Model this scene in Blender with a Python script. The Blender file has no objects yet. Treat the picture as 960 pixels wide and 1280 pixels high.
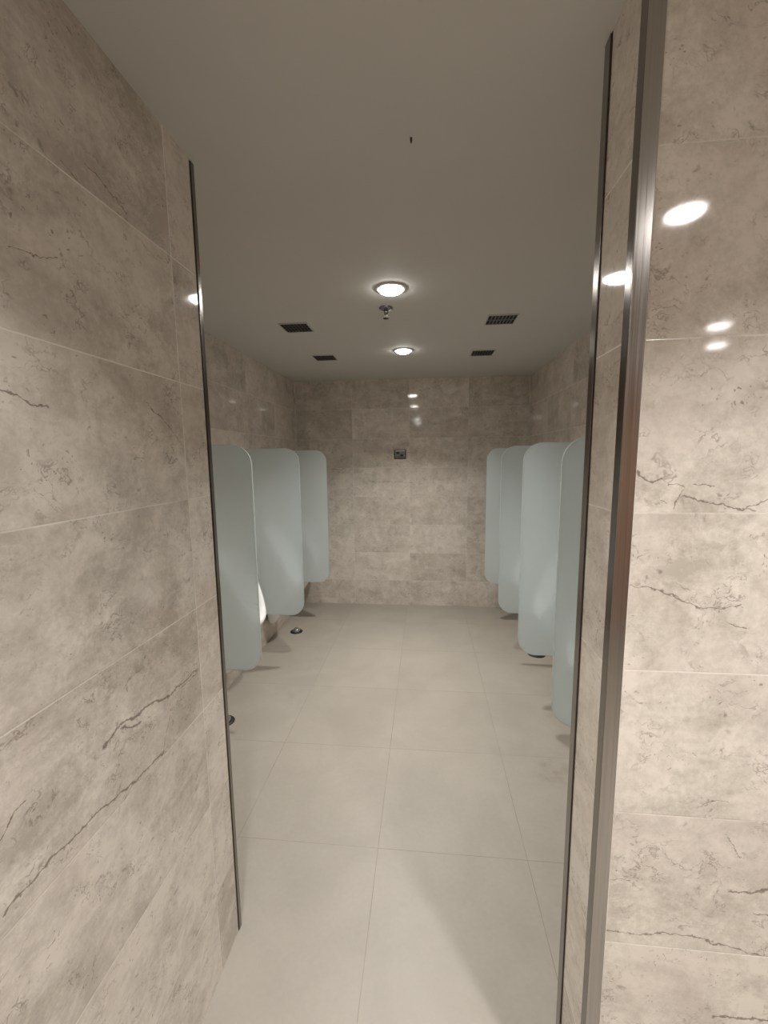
import bpy, bmesh, math
from mathutils import Vector, Matrix

S = bpy.context.scene
PI = math.pi

# ---------------------------------------------------------------- camera
cam_d = bpy.data.cameras.new('camera')
cam = bpy.data.objects.new('camera', cam_d)
S.collection.objects.link(cam)
RT = Vector((0.9951778226, 0.0974818962, -0.0108803139))
UP = Vector((-0.0018288909, 0.1293467485, 0.9915977379))
FW = Vector((-0.0980701610, 0.9867961788, -0.1289012993))
M = Matrix((RT, UP, -FW)).transposed().to_4x4()
M.translation = (0, 0, 1.6)
cam.matrix_world = M
cam_d.sensor_fit = 'HORIZONTAL'
cam_d.sensor_width = 36
cam_d.lens = 521.92 / 960 * 36
cam_d.clip_start = 0.02
S.camera = cam

# ---------------------------------------------------------------- world, exposure
W = bpy.data.worlds.new('world')
S.world = W
W.use_nodes = True
W.node_tree.nodes['Background'].inputs[0].default_value = (0.9, 0.93, 1.0, 1)
W.node_tree.nodes['Background'].inputs[1].default_value = 0.02
vs = S.view_settings
S.display_settings.display_device = 'sRGB'
vs.view_transform = 'Standard'
vs.look = 'None'
vs.gamma = 1
vs.use_curve_mapping = False
vs.exposure = 0.0
S.cycles.max_bounces = 10
S.cycles.diffuse_bounces = 6
S.cycles.glossy_bounces = 5
S.cycles.transmission_bounces = 8
S.cycles.sample_clamp_indirect = 4.0

LAMP_COL = (1.0, 0.965, 0.925)
LOBBY_COL = (1.0, 0.978, 0.958)
# (x, y, light power): two in the urinal room, the rest in the lobby the camera stands in
LAMPS_ROOM = [(-0.165, 2.105, 14), (-0.165, 3.27, 15)]
LAMPS_LOBBY = [(-0.18, -0.06, 14), (0.86, 0.0, 17.5), (-0.18, -1.06, 4.5), (1.84, -1.35, 5), (2.12, -1.80, 4.5)]

H, D = 2.4, 4.404
XL, XR = -1.380, 1.051
JL, JLY = -0.633, 1.192
JR, JN, JF = 0.354, 0.799, 0.950
GV0, GVH = 0.277, 0.3045


# ---------------------------------------------------------------- materials
class NT:
    def __init__(s, name):
        s.m = bpy.data.materials.new(name)
        s.m.use_nodes = True
        s.t = s.m.node_tree
        s.t.nodes.clear()

    def n(s, typ, **kw):
        nd = s.t.nodes.new(typ)
        ins = kw.pop('ins', {})
        for k, v in kw.items():
            setattr(nd, k, v)
        for k, v in ins.items():
            s.put(nd.inputs[k], v)
        return nd

    def put(s, sock, v):
        if isinstance(v, bpy.types.NodeSocket):
            s.t.links.new(v, sock)
        else:
            sock.default_value = v

    def math(s, op, a, b=None, c=None, clamp=False):
        nd = s.n('ShaderNodeMath', operation=op, use_clamp=clamp)
        for i, v in enumerate((a, b, c)):
            if v is not None:
                s.put(nd.inputs[i], v)
        return nd.outputs[0]

    def vmath(s, op, a, b=None, scale=None):
        nd = s.n('ShaderNodeVectorMath', operation=op)
        s.put(nd.inputs[0], a)
        if b is not None:
            s.put(nd.inputs[1], b)
        if scale is not None:
            s.put(nd.inputs['Scale'], scale)
        return nd.outputs['Value'] if op in ('DOT_PRODUCT', 'LENGTH') else nd.outputs[0]

    def xyz(s, x, y, z):
        nd = s.n('ShaderNodeCombineXYZ')
        for i, v in enumerate((x, y, z)):
            s.put(nd.inputs[i], v)
        return nd.outputs[0]

    def sep(s, v):
        nd = s.n('ShaderNodeSeparateXYZ', ins={0: v})
        return nd.outputs

    def noise(s, v, scale, detail=4, rough=0.55, dist=0.0, col=False):
        nd = s.n('ShaderNodeTexNoise', ins={'Vector': v, 'Scale': scale, 'Detail': detail, 'Roughness': rough,
                                           'Distortion': dist})
        return nd.outputs['Color' if col else 'Fac']

    def maprange(s, v, a, b, c=0.0, d=1.0, smooth=False):
        nd = s.n('ShaderNodeMapRange', interpolation_type='SMOOTHSTEP' if smooth else 'LINEAR')
        nd.clamp = True
        for i, x in enumerate((v, a, b, c, d)):
            s.put(nd.inputs[i], x)
        return nd.outputs[0]

    def mix(s, f, a, b, blend='MIX'):
        nd = s.n('ShaderNodeMix', data_type='RGBA', blend_type=blend)
        s.put(nd.inputs[0], f)
        s.put(nd.inputs[6], a)
        s.put(nd.inputs[7], b)
        return nd.outputs[2]

    def out(s, sh):
        o = s.n('ShaderNodeOutputMaterial')
        s.t.links.new(sh, o.inputs[0])
        return s.m

    def bsdf(s, **ins):
        b = s.n('ShaderNodeBsdfPrincipled')
        for k, v in ins.items():
            s.put(b.inputs[k.replace('_', ' ')], v)
        return b


def simple(name, col, rough=0.5, metal=0.0, spec=0.5, noise=0.0, nscale=40, stretch=None):
    t = NT(name)
    g = t.n('ShaderNodeNewGeometry').outputs['Position']
    if stretch:
        g = t.vmath('MULTIPLY', g, stretch)
    n = t.noise(g, nscale, 3)
    k = t.maprange(n, 0.3, 0.7, 1 - noise, 1 + noise)
    c = t.vmath('SCALE', (col[0], col[1], col[2]), scale=k)
    r = t.maprange(n, 0.3, 0.7, max(rough - 0.06, 0.02), rough + 0.06)
    b = t.bsdf(Base_Color=c, Roughness=r, Metallic=metal, Specular_IOR_Level=spec)
    return t.out(b.outputs[0])


def marble(name, u0, uw, seed, veins=(), light=(0.745, 0.685, 0.61), dark=(0.465, 0.415, 0.355), joint=(0.03, 0.8), contrast=1.0):
    """polished beige limestone tiles, 0.6 x 0.3 m; u runs along the wall, v is height"""
    t = NT(name)
    geo = t.n('ShaderNodeNewGeometry')
    p = t.sep(geo.outputs['Position'])
    nx = t.math('ABSOLUTE', t.sep(geo.outputs['Normal'])[0])
    sel = t.math('GREATER_THAN', nx, 0.5)
    u = t.math('ADD', t.math('MULTIPLY', p[1], sel), t.math('MULTIPLY', p[0], t.math('SUBTRACT', 1.0, sel)))
    v = p[2]
    uu = t.math('DIVIDE', t.math('SUBTRACT', u, u0), uw)
    vv = t.math('DIVIDE', t.math('SUBTRACT', v, GV0), GVH)
    iu, iv = t.math('FLOOR', uu), t.math('FLOOR', vv)
    fu, fv = t.math('FRACT', uu), t.math('FRACT', vv)
    wn = t.n('ShaderNodeTexWhiteNoise', noise_dimensions='4D',
             ins={'Vector': t.xyz(iu, iv, t.math('ADD', sel, seed * 1.7)), 'W': float(seed)})
    rnd, rv = wn.outputs['Color'], wn.outputs['Value']
    uv = t.xyz(u, v, 0.0)
    q = t.vmath('ADD', uv, t.vmath('SCALE', rnd, scale=13.0))
    qs = t.vmath('MULTIPLY', q, (1.0, 2.0, 1.0))          # bedding runs along the tile
    big = t.noise(qs, 3.2, 5, 0.6, 0.9)
    mid = t.noise(q, 13.0, 6, 0.65, 0.6)
    fine = t.noise(q, 75.0, 6, 0.78)
    streak = t.noise(t.vmath('MULTIPLY', q, (3.5, 0.9, 1.0)), 2.6, 3, 0.5, 0.5)
    f = t.math('ADD', t.math('MULTIPLY', big, 0.33), t.math('MULTIPLY', mid, 0.29))
    f = t.math('ADD', f, t.math('MULTIPLY', fine, 0.25))
    f = t.math('ADD', f, t.math('MULTIPLY', streak, 0.13))
    f = t.math('ADD', f, t.math('MULTIPLY', t.math('SUBTRACT', rv, 0.5), 0.09))
    k = t.maprange(f, 0.5 - 0.09 / contrast, 0.5 + 0.09 / contrast)
    col = t.mix(k, (*dark, 1), (*light, 1))
    # faint warm and grey clouds
    tint = t.maprange(t.noise(q, 5.0, 3, 0.5, 0.4), 0.42, 0.66)
    col = t.mix(t.math('MULTIPLY', tint, 0.35), col, (0.67, 0.59, 0.525, 1))
    # fine broken veins of the stone
    warp = t.vmath('SCALE', t.vmath('SUBTRACT', t.noise(q, 9, 4, 0.6, 0, True), (0.5, 0.5, 0.5)), scale=0.16)
    vq = t.vmath('ADD', q, warp)
    vn = t.noise(t.vmath('MULTIPLY', vq, (1.0, 1.9, 1.0)), 3.4, 4, 0.55, 0.2)
    line = t.maprange(t.math('ABSOLUTE', t.math('SUBTRACT', vn, 0.5)), 0.0, 0.007, 1.0, 0.0)
    patch = t.maprange(t.noise(q, 6.5, 2, 0.5), 0.53, 0.68)
    vein = t.math('MULTIPLY', t.math('MULTIPLY', line, patch), 0.55)
    # small pits and fossils
    vo = t.n('ShaderNodeTexVoronoi', feature='F1', ins={'Vector': t.vmath('ADD', q, warp), 'Scale': 34.0})
    pit = t.maprange(vo.outputs['Distance'], 0.10, 0.26, 1.0, 0.0)
    pit = t.math('MULTIPLY', pit, t.maprange(t.noise(q, 8.0, 3), 0.56, 0.70))
    vein = t.math('MAXIMUM', vein, t.math('MULTIPLY', pit, 0.62))
    vn2 = t.noise(t.vmath('MULTIPLY', vq, (1.0, 1.5, 1.0)), 9.5, 4, 0.6, 0.3)
    line2 = t.maprange(t.math('ABSOLUTE', t.math('SUBTRACT', vn2, 0.5)), 0.0, 0.014, 1.0, 0.0)
    line2 = t.math('MULTIPLY', line2, t.maprange(t.noise(q, 11.0, 2, 0.5), 0.50, 0.62))
    vein = t.math('MAXIMUM', vein, t.math('MULTIPLY', line2, 0.55))
    vo2 = t.n('ShaderNodeTexVoronoi', feature='F1', ins={'Vector': t.vmath('ADD', q, warp), 'Scale': 75.0})
    pit2 = t.maprange(vo2.outputs['Distance'], 0.12, 0.24, 1.0, 0.0)
    pit2 = t.math('MULTIPLY', pit2, t.maprange(t.noise(q, 15.0, 3), 0.52, 0.64))
    vein = t.math('MAXIMUM', vein, t.math('MULTIPLY', pit2, 0.62))
    light_v = t.maprange(t.math('ABSOLUTE', t.math('SUBTRACT', t.noise(vq, 6.2, 3, 0.5), 0.5)), 0.0, 0.012, 1.0, 0.0)
    col = t.mix(t.math('MULTIPLY', t.math('MULTIPLY', light_v, t.math('SUBTRACT', 1.0, patch)), 0.22), col,
                (0.80, 0.75, 0.68, 1))
    # the large cracks that can be made out one by one
    if veins:
        w2 = t.vmath('SCALE', t.vmath('SUBTRACT', t.noise(uv, 26, 4, 0.6, 0, True), (0.5, 0.5, 0.5)), scale=0.032)
        pp = t.vmath('MULTIPLY', t.vmath('ADD', uv, w2), (1, 1, 0))
        acc = None
        for width, pl in veins:
            for a, b in zip(pl[:-1], pl[1:]):
                B = Vector((b[0] - a[0], b[1] - a[1], 0))
                src = pp
                if acc is not None:   # chained, so the long list is evaluated one after the other
                    ch = t.n('ShaderNodeVectorMath', operation='MULTIPLY_ADD')
                    t.put(ch.inputs[0], acc)
                    ch.inputs[1].default_value = (1e-9, 1e-9, 0)
                    t.put(ch.inputs[2], pp)
                    src = ch.outputs[0]
                r = t.vmath('SUBTRACT', src, (a[0], a[1], 0))
                h = t.math('MULTIPLY', t.vmath('DOT_PRODUCT', r, tuple(B)), 1.0 / B.length_squared, clamp=True)
                hv = t.n('ShaderNodeVectorMath', operation='SCALE')
                hv.inputs[0].default_value = B
                t.put(hv.inputs['Scale'], h)
                d = t.vmath('LENGTH', t.vmath('SUBTRACT', r, hv.outputs[0]))
                mk = t.math('DIVIDE', d, width)
                acc = mk if acc is None else t.math('MINIMUM', acc, mk)
        rag = t.maprange(t.noise(uv, 90, 3), 0.32, 0.66, 2.6, 0.45)
        mk = t.maprange(t.math('MULTIPLY', acc, rag), 0.25, 1.0, 0.78, 0.0)
        vein = t.math('MAXIMUM', vein, mk)
    col = t.mix(vein, col, (0.16, 0.122, 0.095, 1))
    # tile joints
    du = t.math('MULTIPLY', t.math('MINIMUM', fu, t.math('SUBTRACT', 1.0, fu)), uw)
    dv = t.math('MULTIPLY', t.math('MINIMUM', fv, t.math('SUBTRACT', 1.0, fv)), GVH)
    jm = t.maprange(t.math('MINIMUM', du, dv), 0.0009, 0.0021, 1.0, 0.0)
    js = t.maprange(t.noise(uv, 1.7, 2), 0.40, 0.60, joint[0], joint[1])
    col = t.mix(t.math('MULTIPLY', jm, js), col, (0.84, 0.80, 0.73, 1))
    rough = t.math('ADD', t.maprange(fine, 0.3, 0.7, 0.045, 0.08), t.math('MULTIPLY', jm, 0.4))
    bump = t.n('ShaderNodeBump', ins={'Strength': 0.25, 'Distance': 0.0012,
                                      'Height': t.math('SUBTRACT', 1.0, jm)})
    # every tile sits a hair out of true, so mirror glints break at the joints
    tilt = t.vmath('SCALE', t.vmath('SUBTRACT', rnd, (0.5, 0.5, 0.5)), scale=0.006)
    nrm = t.vmath('NORMALIZE', t.vmath('ADD', bump.outputs[0], tilt))
    b = t.bsdf(Base_Color=col, Roughness=rough, Specular_IOR_Level=0.5, Normal=nrm)
    return t.out(b.outputs[0])


def floor_mat():
    t = NT('porcelain_floor_tile')
    pos = t.n('ShaderNodeNewGeometry').outputs['Position']
    p = t.sep(pos)
    x0, y0, w = -0.191, 1.521, 0.6
    uu = t.math('DIVIDE', t.math('SUBTRACT', p[0], x0), w)
    vv = t.math('DIVIDE', t.math('SUBTRACT', p[1], y0), w)
    fu, fv = t.math('FRACT', uu), t.math('FRACT', vv)
    wn = t.n('ShaderNodeTexWhiteNoise', noise_dimensions='2D',
             ins={'Vector': t.xyz(t.math('FLOOR', uu), t.math('FLOOR', vv), 0.0)})
    n1 = t.noise(pos, 3.0, 5, 0.6, 0.5)
    n2 = t.noise(pos, 60.0, 4, 0.6)
    f = t.math('ADD', t.math('MULTIPLY', n1, 0.7), t.math('MULTIPLY', n2, 0.3))
    f = t.math('ADD', f, t.math('MULTIPLY', t.math('SUBTRACT', wn.outputs['Value'], 0.5), 0.08))
    col = t.mix(t.maprange(f, 0.38, 0.62), (0.320, 0.292, 0.248, 1), (0.362, 0.331, 0.283, 1))
    # water marks on the tiles
    for cx, cy, rad, st in ((0.66, 2.02, 0.17, 0.35), (-0.93, 2.62, 0.16, 0.16), (0.78, 2.47, 0.12, 0.22), (-0.83, 3.02, 0.2, 0.12)):
        d = t.vmath('LENGTH', t.vmath('MULTIPLY', t.vmath('SUBTRACT', pos, (cx, cy, 0)), (1.0, 1.3, 0)))
        m = t.math('MULTIPLY', t.maprange(d, rad * 0.2, rad, 1, 0, True), t.maprange(t.noise(pos, 17, 4), 0.45, 0.62))
        col = t.mix(t.math('MULTIPLY', m, st), col, (0.20, 0.165, 0.125, 1))
    du = t.math('MULTIPLY', t.math('MINIMUM', fu, t.math('SUBTRACT', 1.0, fu)), w)
    dv = t.math('MULTIPLY', t.math('MINIMUM', fv, t.math('SUBTRACT', 1.0, fv)), w)
    jm = t.maprange(t.math('MINIMUM', du, dv), 0.0006, 0.0016, 1, 0)
    col = t.mix(t.math('MULTIPLY', jm, t.maprange(t.noise(pos, 3, 2), 0.35, 0.65, 0.35, 0.85)), col, (0.17, 0.14, 0.105, 1))
    r = t.maprange(n2, 0.3, 0.7, 0.42, 0.5)
    bump = t.n('ShaderNodeBump', ins={'Strength': 0.15, 'Distance': 0.001, 'Height': t.math('SUBTRACT', 1.0, jm)})
    b = t.bsdf(Base_Color=col, Roughness=r, Specular_IOR_Level=0.4, Normal=bump.outputs[0])
    return t.out(b.outputs[0])


def frosted():
    t = NT('frosted_green_glass')
    pos = t.n('ShaderNodeNewGeometry').outputs['Position']
    n = t.noise(pos, 220.0, 2)
    c = t.mix(n, (0.86, 0.93, 0.945, 1), (0.88, 0.95, 0.965, 1))
    tr = t.n('ShaderNodeBsdfTranslucent', ins={0: c})
    di = t.n('ShaderNodeBsdfDiffuse', ins={0: c})
    rf = t.n('ShaderNodeBsdfRefraction', ins={0: (0.94, 0.99, 0.995, 1), 'Roughness': 0.38, 'IOR': 1.25})
    gl = t.n('ShaderNodeBsdfGlossy', ins={0: (1, 1, 1, 1), 'Roughness': 0.42})
    m1 = t.n('ShaderNodeMixShader', ins={0: 0.45, 1: di.outputs[0], 2: tr.outputs[0]})
    m2 = t.n('ShaderNodeMixShader', ins={0: 0.37, 1: m1.outputs[0], 2: rf.outputs[0]})
    fr = t.n('ShaderNodeFresnel', ins={0: 1.45})
    m3 = t.n('ShaderNodeMixShader', ins={0: t.math('MULTIPLY', fr.outputs[0], 0.6), 1: m2.outputs[0], 2: gl.outputs[0]})
    return t.out(m3.outputs[0])


def glow(name, strength):
    t = NT(name)
    e = t.n('ShaderNodeEmission', ins={0: (*LAMP_COL, 1), 1: strength})
    return t.out(e.outputs[0])


def brushed(name, col, rough):
    t = NT(name)
    pos = t.n('ShaderNodeNewGeometry').outputs['Position']
    n = t.noise(t.vmath('MULTIPLY', pos, (400, 400, 3)), 1.0, 3)
    tg = t.n('ShaderNodeTangent', direction_type='RADIAL', axis='Z')
    b = t.bsdf(Base_Color=t.vmath('SCALE', col, scale=t.maprange(n, 0.3, 0.7, 0.88, 1.08)), Metallic=1.0,
               Roughness=t.maprange(n, 0.3, 0.7, rough - 0.05, rough + 0.06))
    return t.out(b.outputs[0])


VL = [(0.0022, [(0.797, 2.152), (0.844, 2.139), (0.905, 2.125)]), (0.0014, [(0.744, 2.122), (0.781, 2.104)]),
      (0.0014, [(0.621, 1.924), (0.669, 1.929), (0.718, 1.947)]), (0.0018, [(0.914, 1.736), (1.0, 1.681), (1.05, 1.639)]),
      (0.0065, [(0.909, 1.019), (0.844, 1.038), (0.748, 1.052), (0.701, 1.04)]), (0.0042, [(1.042, 1.022), (0.909, 1.019)]),
      (0.0022, [(1.044, 1.011), (0.959, 1.008)]), (0.0045, [(0.809, 1.018), (0.747, 1.04)]),
      (0.0048, [(0.874, 0.894), (0.756, 0.904), (0.652, 0.924), (0.573, 0.928), (0.536, 0.926), (0.487, 0.92)]),
      (0.0016, [(0.909, 0.964), (0.874, 0.894)]), (0.0026, [(0.584, 1.71), (0.607, 1.699), (0.662, 1.689)]),
      (0.002, [(0.542, 1.065), (0.526, 1.066), (0.498, 1.038)])]
VR = [(0.0034, [(0.382, 1.568), (0.402, 1.555), (0.427, 1.552)]), (0.0018, [(0.441, 1.545), (0.463, 1.544)]),
      (0.0026, [(0.465, 1.526), (0.513, 1.513), (0.551, 1.51), (0.582, 1.5)]), (0.0014, [(0.422, 1.517), (0.436, 1.513)]),
      (0.0014, [(0.449, 1.507), (0.463, 1.537)]), (0.0018, [(0.477, 1.547), (0.515, 1.546)]),
      (0.0022, [(0.57, 1.507), (0.603, 1.52), (0.636, 1.523)]),
      (0.0020, [(0.381, 1.361), (0.417, 1.355), (0.442, 1.343), (0.475, 1.33), (0.499, 1.318), (0.53, 1.316), (0.58, 1.324)]),
      (0.0014, [(0.556, 1.289), (0.591, 1.281)]),
      (0.0022, [(0.381, 0.611), (0.448, 0.607), (0.49, 0.616), (0.562, 0.611), (0.615, 0.598), (0.686, 0.584)]),
      (0.0042, [(0.611, 0.729), (0.682, 0.736), (0.718, 0.735)]), (0.003, [(0.658, 0.678), (0.703, 0.676)]),
      (0.004, [(0.608, 0.426), (0.712, 0.431)]), (0.0016, [(0.534, 0.907), (0.552, 0.922), (0.595, 0.924)]),
      (0.0014, [(0.593, 0.854), (0.623, 0.808)]), (0.0014, [(0.382, 0.73), (0.42, 0.728)])]
VB = [(0.004, [(-0.60, 1.36), (-0.53, 1.345), (-0.45, 1.345), (-0.35, 1.35)]), (0.003, [(-0.32, 1.35), (-0.12, 1.33)]),
      (0.003, [(-1.0, 1.49), (-0.93, 1.48)])]

M_LEFT = marble('marble_passage_left', 1.06, 0.6, 1, VL, contrast=1.25)
M_RIGHT = marble('marble_passage_right', 0.98, 0.6, 2, VR, contrast=1.15)
M_BACK = marble('marble_back', -0.163, 0.6, 3, VB, joint=(0.05, 0.45))
M_SIDE = marble('marble_sides', D, 0.6, 4, joint=(0.0, 0.3))
M_REFL_BROWN = simple('brown_for_steel_reflection', (0.50, 0.335, 0.245), 0.3, noise=0.25, nscale=3, stretch=(6, 6, 0.6))  # unseen rear wall; brown made up for its reflection in the steel trim
M_FLOOR = floor_mat()
M_CEIL = simple('ceiling_paint', (0.565, 0.55, 0.515), 0.75, noise=0.015, nscale=6, spec=0.2)
M_GLASS = frosted()
M_GEDGE = simple('green_glass_edge', (0.36, 0.42, 0.39), 0.35, noise=0.03)
M_STEEL = brushed('brushed_steel', (0.50, 0.475, 0.455), 0.19)
M_STEEL_SHADED = brushed('shaded_brushed_steel', (0.24, 0.215, 0.195), 0.2)  # same trim steel, its dark reflections put into the base colour
M_SEAM = simple('gap_shade_and_screw', (0.035, 0.028, 0.022), 0.6, noise=0.1)  # paints the shaded gaps beside the trims; the screw shares it
M_CERAMIC = simple('white_ceramic', (0.88, 0.88, 0.87), 0.12, noise=0.01, nscale=8)
M_CHROME = simple('chrome', (0.5, 0.5, 0.5), 0.12, 1.0, noise=0.03)
M_DARKCHROME = simple('dull_chrome', (0.22, 0.21, 0.225), 0.3, 0.85, noise=0.05)
M_BLACK = simple('black_rubber', (0.012, 0.011, 0.010), 0.5, noise=0.1)
M_DUCT = simple('duct_shade', (0.010, 0.008, 0.009), 0.8, noise=0.1)  # black stands in for the shade inside the duct
M_GRILL = simple('grey_grille', (0.075, 0.062, 0.062), 0.5, noise=0.05)
M_GRILLB = simple('bright_grille', (0.22, 0.20, 0.20), 0.5, noise=0.05)
M_VENTF = simple('vent_frame_paint', (0.50, 0.475, 0.43), 0.5, noise=0.02)
M_RING = simple('white_lamp_ring', (0.8, 0.79, 0.76), 0.35, noise=0.01)
M_GLOW = glow('lamp_glow', 45.0)
M_PLATE = simple('grey_plate', (0.22, 0.23, 0.24), 0.35, 0.3, noise=0.06)
M_PLATED = simple('dark_plate_edge', (0.022, 0.02, 0.02), 0.4, noise=0.1)
M_PLATEL = simple('pale_plate_edge', (0.6, 0.6, 0.62), 0.35, 0.2, noise=0.04)


# ---------------------------------------------------------------- mesh helpers
def link(o, parent=None):
    S.collection.objects.link(o)
    if parent:
        o.parent = parent
    return o


def obj(name, bm, mat, parent=None, smooth=False):
    me = bpy.data.meshes.new(name)
    bmesh.ops.recalc_face_normals(bm, faces=bm.faces[:])
    bm.to_mesh(me)
    bm.free()
    if smooth:
        for f in me.polygons:
            f.use_smooth = True
    me.materials.append(mat)
    return link(bpy.data.objects.new(name, me), parent)


def thing(name, label, cat, loc=(0, 0, 0), rz=0.0, group=None):
    o = bpy.data.objects.new(name, None)
    o.empty_display_size = 0.05
    o.location = loc
    o.rotation_euler = (0, 0, rz)
    link(o)
    return tag(o, label, cat, group)


def tag(o, label, cat, group=None):
    o['label'], o['category'] = label, cat
    if group:
        o['group'] = group
    return o


def box(bm, x0, x1, y0, y1, z0, z1, bev=0.0):
    g = bmesh.ops.create_cube(bm, size=1)['verts']
    for v in g:
        v.co = (x0 + (v.co.x + .5) * (x1 - x0), y0 + (v.co.y + .5) * (y1 - y0), z0 + (v.co.z + .5) * (z1 - z0))
    if bev:
        es = list({e for v in g for e in v.link_edges})
        bmesh.ops.bevel(bm, geom=es, offset=bev, segments=2, profile=0.5, affect='EDGES')
    return bm


def struct(name, boxes, mat, bev=0.0):
    bm = bmesh.new()
    for b in boxes:
        box(bm, *b, bev=bev)
    o = obj(name, bm, mat)
    o['kind'] = 'structure'
    return o


def lathe(bm, prof, seg=40):
    """prof: list of (radius, z); axis z"""
    rings = []
    for r, z in prof:
        if r < 1e-6:
            rings.append([bm.verts.new((0, 0, z))])
        else:
            rings.append([bm.verts.new((r * math.cos(2 * PI * i / seg), r * math.sin(2 * PI * i / seg), z)) for i in range(seg)])
    for a, b in zip(rings[:-1], rings[1:]):
        for i in range(seg):
            j = (i + 1) % seg
            if len(a) == 1 and len(b) == 1:
                continue
            if len(a) == 1:
                bm.faces.new((a[0], b[i], b[j]))
            elif len(b) == 1:
                bm.faces.new((a[i], b[0], a[j]))
            else:
                bm.faces.new((a[i], b[i], b[j], a[j]))
    return bm


def prism_y(bm, pts, y0, y1, bev=0.0):
    """outline in (x, z), extruded along y"""
    a = [bm.verts.new((x, y0, z)) for x, z in pts]
    b = [bm.verts.new((x, y1, z)) for x, z in pts]
    bm.faces.new(a)
    bm.faces.new(b[::-1])
    n = len(pts)
    for i in range(n):
        j = (i + 1) % n
        bm.faces.new((a[j], a[i], b[i], b[j]))
    if bev:
        es = [e for e in bm.edges if abs(e.verts[0].co.y - e.verts[1].co.y) < 1e-6]
        bmesh.ops.bevel(bm, geom=es, offset=bev, segments=2, profile=0.5, affect='EDGES')
    return bm


# ---------------------------------------------------------------- the setting
LX1, LY0 = 2.75, -2.5       # lobby extents behind and beside the camera
struct('floor', [(-1.6, 2.9, LY0 - .1, D + .1, -0.1, 0)], M_FLOOR)
struct('ceiling', [(-1.6, 2.9, LY0 - .1, D + .1, H, H + 0.1)], M_CEIL)
struct('wall_back', [(XL - .12, XR + .12, D, D + .1, 0, H)], M_BACK)
struct('wall_left', [(XL - .12, XL, JLY, D, 0, H)], M_SIDE)
struct('wall_right', [(XR, XR + .12, JF, D, 0, H)], M_SIDE)
struct('wall_near_left', [(XL - .12, JL, LY0, JLY - .016, 0, H), (XL - .12, JL - .012, JLY - .016, JLY, 0, H)], M_LEFT)
struct('wall_near_right', [(JR, LX1, JN, JF, 0, H)], M_RIGHT)
struct('wall_front', [(XL - .12, LX1 + .1, LY0 - .1, LY0, 0, H)], M_REFL_BROWN)
struct('wall_side', [(LX1, LX1 + .1, LY0, JF, 0, H)], M_SIDE)


# steel corner trims, floor to ceiling; trim_1 left jamb, trim_2 near right corner, trim_3 far right corner
def trim(name, boxes, seams, mat, leg=None):
    o = struct(name, boxes, mat, bev=0.001)
    bm = bmesh.new()
    for q in seams:
        box(bm, *q)
    obj('gap_shade_line', bm, M_SEAM, o)  # dark strip in place of the shaded gap between stone and steel
    if leg:
        obj('return_leg', box(bmesh.new(), *leg, bev=0.0008), M_STEEL_SHADED, o)
    return o


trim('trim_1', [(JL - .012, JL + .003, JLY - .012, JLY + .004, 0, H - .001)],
     [(JL - .012, JL + .0008, JLY - .0158, JLY - .0123, 0, H - .0015)], M_STEEL_SHADED)
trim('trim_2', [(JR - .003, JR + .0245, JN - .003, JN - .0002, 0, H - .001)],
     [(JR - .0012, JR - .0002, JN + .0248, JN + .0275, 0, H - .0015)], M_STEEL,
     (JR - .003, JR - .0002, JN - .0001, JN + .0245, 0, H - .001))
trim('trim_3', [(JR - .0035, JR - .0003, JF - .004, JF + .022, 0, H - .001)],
     [(JR - .0012, JR - .0002, JF - .0072, JF - .0042, 0, H - .0015)], M_STEEL_SHADED)

# ---------------------------------------------------------------- frosted glass partitions
GB, GT = 0.4035, 1.677


def partition(y, side, length, label):
    """side -1: fixed to the left wall, +1: to the right wall"""
    wx = XL if side < 0 else XR
    t = thing('glass_partition', label, 'partition', (wx, y, 0), 0 if side < 0 else PI, 'frosted glass urinal partitions')
    r = 0.105
    pts = [(0.0, GB), ]
    for k in range(13):
        a = -PI / 2 + PI / 2 * k / 12
        pts.append((length - r + r * math.cos(a), GB + r + r * math.sin(a)))
    for k in range(13):
        a = PI / 2 * k / 12
        pts.append((length - r + r * math.cos(a), GT - r + r * math.sin(a)))
    pts.append((0.0, GT))
    bm = bmesh.new()
    prism_y(bm, pts, -0.006, 0.006, 0.0009)
    g = obj('glass_panel', bm, M_GLASS, t)
    g.data.materials.append(M_GEDGE)
    for f in g.data.polygons:
        if abs(f.normal.y) < 0.9:
            f.material_index = 1
    for z in (0.66, 1.42):
        c = bmesh.new()
        box(c, 0.0, 0.032, -0.0125, -0.0062, z - .022, z + .022, 0.002)
        box(c, 0.0, 0.032, 0.0062, 0.0125, z - .022, z + .022, 0.002)
        obj('wall_clamp', c, M_CHROME, t)
    return t


LL = -0.922 - XL
LR = XR - 0.560
partition(2.163, -1, LL, 'frosted glass urinal partition on the left wall nearest the doorway, cut off by the left jamb')
partition(3.011, -1, LL, 'frosted glass partition on the left wall, middle one, just behind the white urinal rim')
partition(3.871, -1, LL, 'frosted glass partition on the left wall, farthest in, next to the back wall')
partition(1.7955, 1, LR, 'tall frosted glass partition on the right, nearest, cut off by the right door jamb')
partition(2.478, 1, LR, 'frosted glass partition on the right wall, second from the doorway, its full height seen')
partition(3.1725, 1, LR, 'frosted glass partition on the right wall, third from the doorway')
partition(3.923, 1, LR, 'dim frosted glass partition on the right wall, farthest, next to the back wall')


# ---------------------------------------------------------------- urinals
def lerp(a, b, f):
    return a + (b - a) * f


def pw(x, pts):
    if x <= pts[0][0]:
        return pts[0][1]
    for (a, va), (b, vb) in zip(pts[:-1], pts[1:]):
        if x <= b:
            return lerp(va, vb, (x - a) / (b - a))
    return pts[-1][1]


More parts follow.
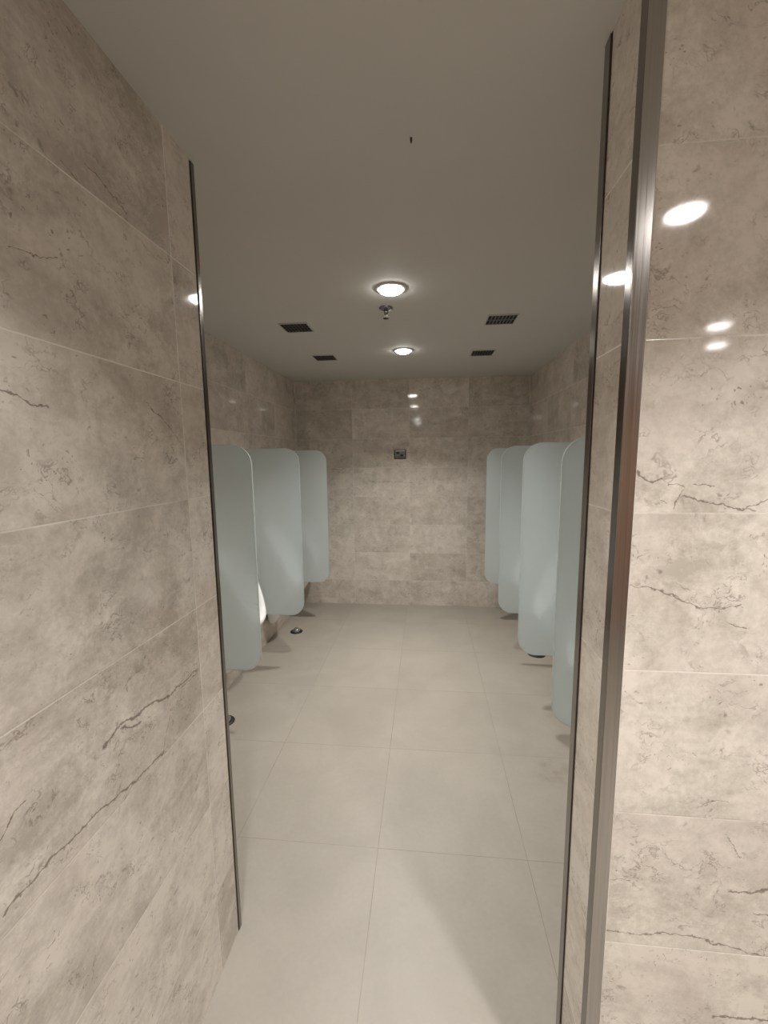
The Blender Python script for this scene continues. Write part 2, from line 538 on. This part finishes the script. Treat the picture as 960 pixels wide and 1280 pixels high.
def urinal_bm(wid):
    N = 40
    rimd = [(0.50, 0.296), (0.54, 0.300), (0.69, 0.236), (0.98, 0.110), (1.04, 0.09)]

    def ring(zc, hh, hw, dep, pw_=2.6, low=1.0):
        out = []
        for i in range(N):
            a = 2 * PI * i / N
            c, s = math.cos(a), math.sin(a)
            y = hw * math.copysign(abs(c) ** (2 / pw_), c)
            z = zc + hh * math.copysign(abs(s) ** (2 / pw_), s)
            if low != 1.0:
                f = (z - (zc - hh)) / (2 * hh)
                y *= lerp(low, 1.0, min(1, f * 1.5))
            d = dep(z) if callable(dep) else dep
            out.append((d, y, z))
        return out
    rim = lambda k: (lambda z: pw(z, rimd) - k)
    # underside: the body tapers down to the wall below the lip
    under = [(0.15, 0.115), (0.20, 0.13), (0.30, 0.19), (0.40, 0.265), (0.48, 0.292), (0.54, 0.288), (0.69, 0.222), (0.98, 0.095), (1.04, 0.07)]
    hw = wid / 2
    rings = [ring(0.585, 0.445, hw * .94, 0.0, 3.2, 0.62),
             ring(0.585, 0.445, hw * .97, lambda z: min(0.055, pw(z, under) * .6), 3.2, 0.62),
             ring(0.625, 0.41, hw * 1.0, lambda z: pw(z, under) * .72, 3.0, 0.62),
             ring(0.735, 0.285, hw * 1.0, lambda z: pw(z, under) * .93, 2.6, 0.66),
             ring(0.755, 0.250, hw * .985, rim(0.004), 2.2, 0.70),
             ring(0.755, 0.243, hw * .95, rim(0.0), 2.2, 0.70),
             ring(0.757, 0.224, hw * .86, rim(0.004), 2.2, 0.70),
             ring(0.757, 0.214, hw * .80, rim(0.022), 2.2, 0.70),
             ring(0.725, 0.225, hw * .74, lambda z: pw(z, rimd) * .55, 2.3, 0.75),
             ring(0.69, 0.215, hw * .60, 0.085, 2.2, 0.75),
             ring(0.66, 0.13, hw * .34, 0.062, 2.0)]
    bm = bmesh.new()
    vr = [[bm.verts.new(p) for p in r] for r in rings]
    for a, b in zip(vr[:-1], vr[1:]):
        for i in range(N):
            j = (i + 1) % N
            bm.faces.new((a[i], a[j], b[j], b[i]))
    bm.faces.new(vr[0][::-1])
    bm.faces.new(vr[-1])
    return bm


def urinal(y, side, label, wid=0.37):
    wx = XL if side < 0 else XR
    t = thing('urinal', label, 'urinal', (wx, y, 0), 0 if side < 0 else PI, 'wall-hung white urinals')
    b = obj('body', urinal_bm(wid), M_CERAMIC, t, True)
    sb = b.modifiers.new('smooth', 'SUBSURF')
    sb.levels = sb.render_levels = 1
    bm = bmesh.new()
    lathe(bm, [(0.0, 0.006), (0.022, 0.006), (0.03, 0.003), (0.03, -0.004), (0, -0.004)], 24)
    bmesh.ops.rotate(bm, verts=bm.verts[:], cent=(0, 0, 0), matrix=Matrix.Rotation(PI / 2, 3, 'Y'))
    bmesh.ops.translate(bm, verts=bm.verts[:], vec=(0.068, 0, 0.60))
    obj('outlet_strainer', bm, M_CHROME, t, True)
    return t


urinal(2.59, -1, 'white ceramic urinal with its bright rim showing past the nearest left glass partition')
urinal(3.44, -1, 'white ceramic urinal on the left wall blurred behind the middle left glass partition')
urinal(4.14, -1, 'white ceramic urinal in the far left corner behind the last left glass partition', 0.36)
urinal(2.14, 1, 'white ceramic urinal on the right wall blurred behind the nearest right glass partition')
urinal(2.825, 1, 'white ceramic urinal on the right wall blurred behind the second right glass partition')
urinal(3.55, 1, 'white ceramic urinal on the right wall blurred behind the third right glass partition')


# ---------------------------------------------------------------- floor drains
def drain(x, y, label, r=0.056):
    t = thing('floor_drain', label, 'drain', (x, y, 0), 0, 'domed floor drains')
    bm = bmesh.new()
    lathe(bm, [(0, 0.0), (r, 0.0), (r, 0.004), (r * .93, 0.008), (r * .6, 0.009), (0, 0.009)], 40)
    obj('drain_flange', bm, M_BLACK, t, True)
    bm = bmesh.new()
    lathe(bm, [(r * .62, 0.009), (r * .60, 0.018), (r * .48, 0.029), (r * .26, 0.036), (0, 0.038)], 32)
    obj('dome', bm, M_CHROME, t, True)
    return t


drain(-1.193, 3.62, 'black floor drain with shiny chrome dome below the middle left glass partition')
drain(-1.222, 2.275, 'dark floor drain at the left jamb, half hidden by the wall edge')
drain(0.905, 3.33, 'black floor drain under the bottom edge of the second right glass partition', 0.07)


# ---------------------------------------------------------------- ceiling fittings
def downlight(x, y, power, label, col=LAMP_COL, spread=114):
    t = thing('downlight', label, 'light', (x, y, H), 0, 'round recessed ceiling downlights')
    bm = bmesh.new()
    lathe(bm, [(0.058, -0.0005), (0.072, -0.0005), (0.074, -0.002), (0.072, -0.0055), (0.062, -0.007), (0.058, -0.006)], 48)
    obj('trim_ring', bm, M_RING, t, True)
    bm = bmesh.new()
    lathe(bm, [(0.0578, -0.001), (0.0575, -0.008), (0.054, -0.014), (0.044, -0.019), (0.025, -0.0215), (0, -0.022)], 40)
    obj('diffuser', bm, M_GLOW, t, True)
    ld = bpy.data.lights.new('downlight_beam', 'AREA')
    ld.shape = 'DISK'
    ld.size = 0.11
    ld.energy = power
    ld.color = col
    ld.spread = math.radians(spread)
    lo = bpy.data.objects.new('downlight_beam', ld)
    lo.location = (0, 0, -0.0235)
    link(lo, t)
    return t


downlight(*LAMPS_ROOM[0], 'bright round ceiling downlight nearer the doorway, just in front of the sprinkler')
downlight(*LAMPS_ROOM[1], 'smaller looking bright round downlight near the back wall, beyond the sprinkler')
for i, a in enumerate(LAMPS_LOBBY):
    downlight(*a, ['round downlight above the camera, seen only as a glint on the back wall',
                   'round downlight mirrored as the big oval glint on the right marble wall',
                   'round downlight far behind the camera, seen only as a lower glint on the back wall',
                   'round downlight mirrored as the upper thin glint on the right marble wall',
                   'round downlight mirrored as the lower thin glint on the right marble wall'][i], LOBBY_COL, 118)

t = thing('fire_sprinkler', 'small chrome pendent fire sprinkler on the ceiling between the two downlights', 'sprinkler', (-0.212, 2.359, H))
bm = bmesh.new()
lathe(bm, [(0, -0.0005), (0.037, -0.0005), (0.038, -0.003), (0.030, -0.009), (0.013, -0.012), (0, -0.012)], 36)
obj('escutcheon', bm, M_DARKCHROME, t, True)
bm = bmesh.new()
lathe(bm, [(0, -0.012), (0.011, -0.012), (0.011, -0.028), (0.0085, -0.031), (0.0085, -0.036), (0, -0.036)], 24)
obj('body', bm, M_DARKCHROME, t, True)
bm = bmesh.new()
for s in (-1, 1):
    box(bm, s * .0075 - .0016, s * .0075 + .0016, -.002, .002, -.052, -.034)
box(bm, -.0012, .0012, -.0012, .0012, -.052, -.036)
obj('frame_arm', bm, M_DARKCHROME, t)
bm = bmesh.new()
lathe(bm, [(0, -0.052), (0.006, -0.052), (0.015, -0.0535), (0.0155, -0.056), (0.006, -0.0575), (0, -0.0575)], 28)
obj('deflector', bm, M_BLACK, t, True)


def vent(x, y, label, bright=False):
    t = thing('ceiling_vent', label, 'vent', (x, y, H), 0, 'square ceiling air vents')
    h = 0.081
    bm = bmesh.new()
    for (a, b, c, d) in ((-h - .007, h + .007, -h - .007, -h), (-h - .007, h + .007, h, h + .007), (-h - .007, -h, -h, h), (h, h + .007, -h, h)):
        box(bm, a, b, c, d, -0.006, -0.0005, 0.0012)
    obj('frame', bm, M_VENTF, t)
    bm = bmesh.new()
    box(bm, -h, h, -h, h, -0.002, -0.0005)
    obj('duct_shade_plate', bm, M_DUCT, t)  # flat plate on the ceiling, its black paints the shaded cavity
    bm = bmesh.new()
    for k in range(1, 8):
        px = -h + 2 * h * k / 8
        box(bm, px - .0022, px + .0022, -h, h, -0.0055, -0.0022)
    box(bm, -h, h, -.003, .003, -0.0058, -0.0022)
    if not bright:
        for s in (-.5, .5):
            box(bm, -h, h, s * h - .0018, s * h + .0018, -0.0056, -0.0022)
    obj('grille', bm, M_GRILLB if bright else M_GRILL, t)
    return t


vent(-0.788, 2.626, 'dark square ceiling vent on the left, nearer the doorway')
vent(-0.800, 3.410, 'dark square ceiling vent on the left, farther back near the back wall')
vent(0.443, 2.636, 'square ceiling vent on the right with pale grille bars, nearer the doorway', True)
vent(0.440, 3.430, 'dark square ceiling vent on the right, farther back near the back wall')

bm = bmesh.new()
lathe(bm, [(0, 0.0), (0.0028, 0.0), (0.0028, -0.006), (0.0018, -0.012), (0, -0.012)], 12)
o = obj('ceiling_screw', bm, M_SEAM)
o.location = (-0.037, 1.169, H)
tag(o, 'tiny dark screw tip poking out of the bare ceiling near the doorway', 'screw')

# ---------------------------------------------------------------- plate on the back wall
t = thing('wall_control_plate', 'small dark grey rectangular control plate on the back marble wall', 'control plate', (-0.262, D, 1.633))
bm = bmesh.new()
box(bm, -0.062, 0.062, -0.012, -0.0005, -0.047, 0.047, 0.003)
obj('back_box', bm, M_PLATED, t)
bm = bmesh.new()
box(bm, -0.052, 0.054, -0.018, -0.0122, -0.036, 0.045, 0.002)
obj('face_plate', bm, M_PLATE, t)
bm = bmesh.new()
box(bm, -0.050, 0.052, -0.0205, -0.0182, 0.031, 0.043, 0.001)
obj('top_strip', bm, M_PLATEL, t)
bm = bmesh.new()
box(bm, -0.038, -0.008, -0.0215, -0.0182, 0.006, 0.024, 0.002)
obj('button', bm, M_PLATED, t)
bm = bmesh.new()
box(bm, 0.002, 0.036, -0.0215, -0.0182, -0.019, -0.001, 0.002)
obj('button', bm, M_PLATED, t)
bm = bmesh.new()
box(bm, -0.040, 0.036, -0.0200, -0.0182, -0.024, -0.021)
obj('groove', bm, M_PLATED, t)
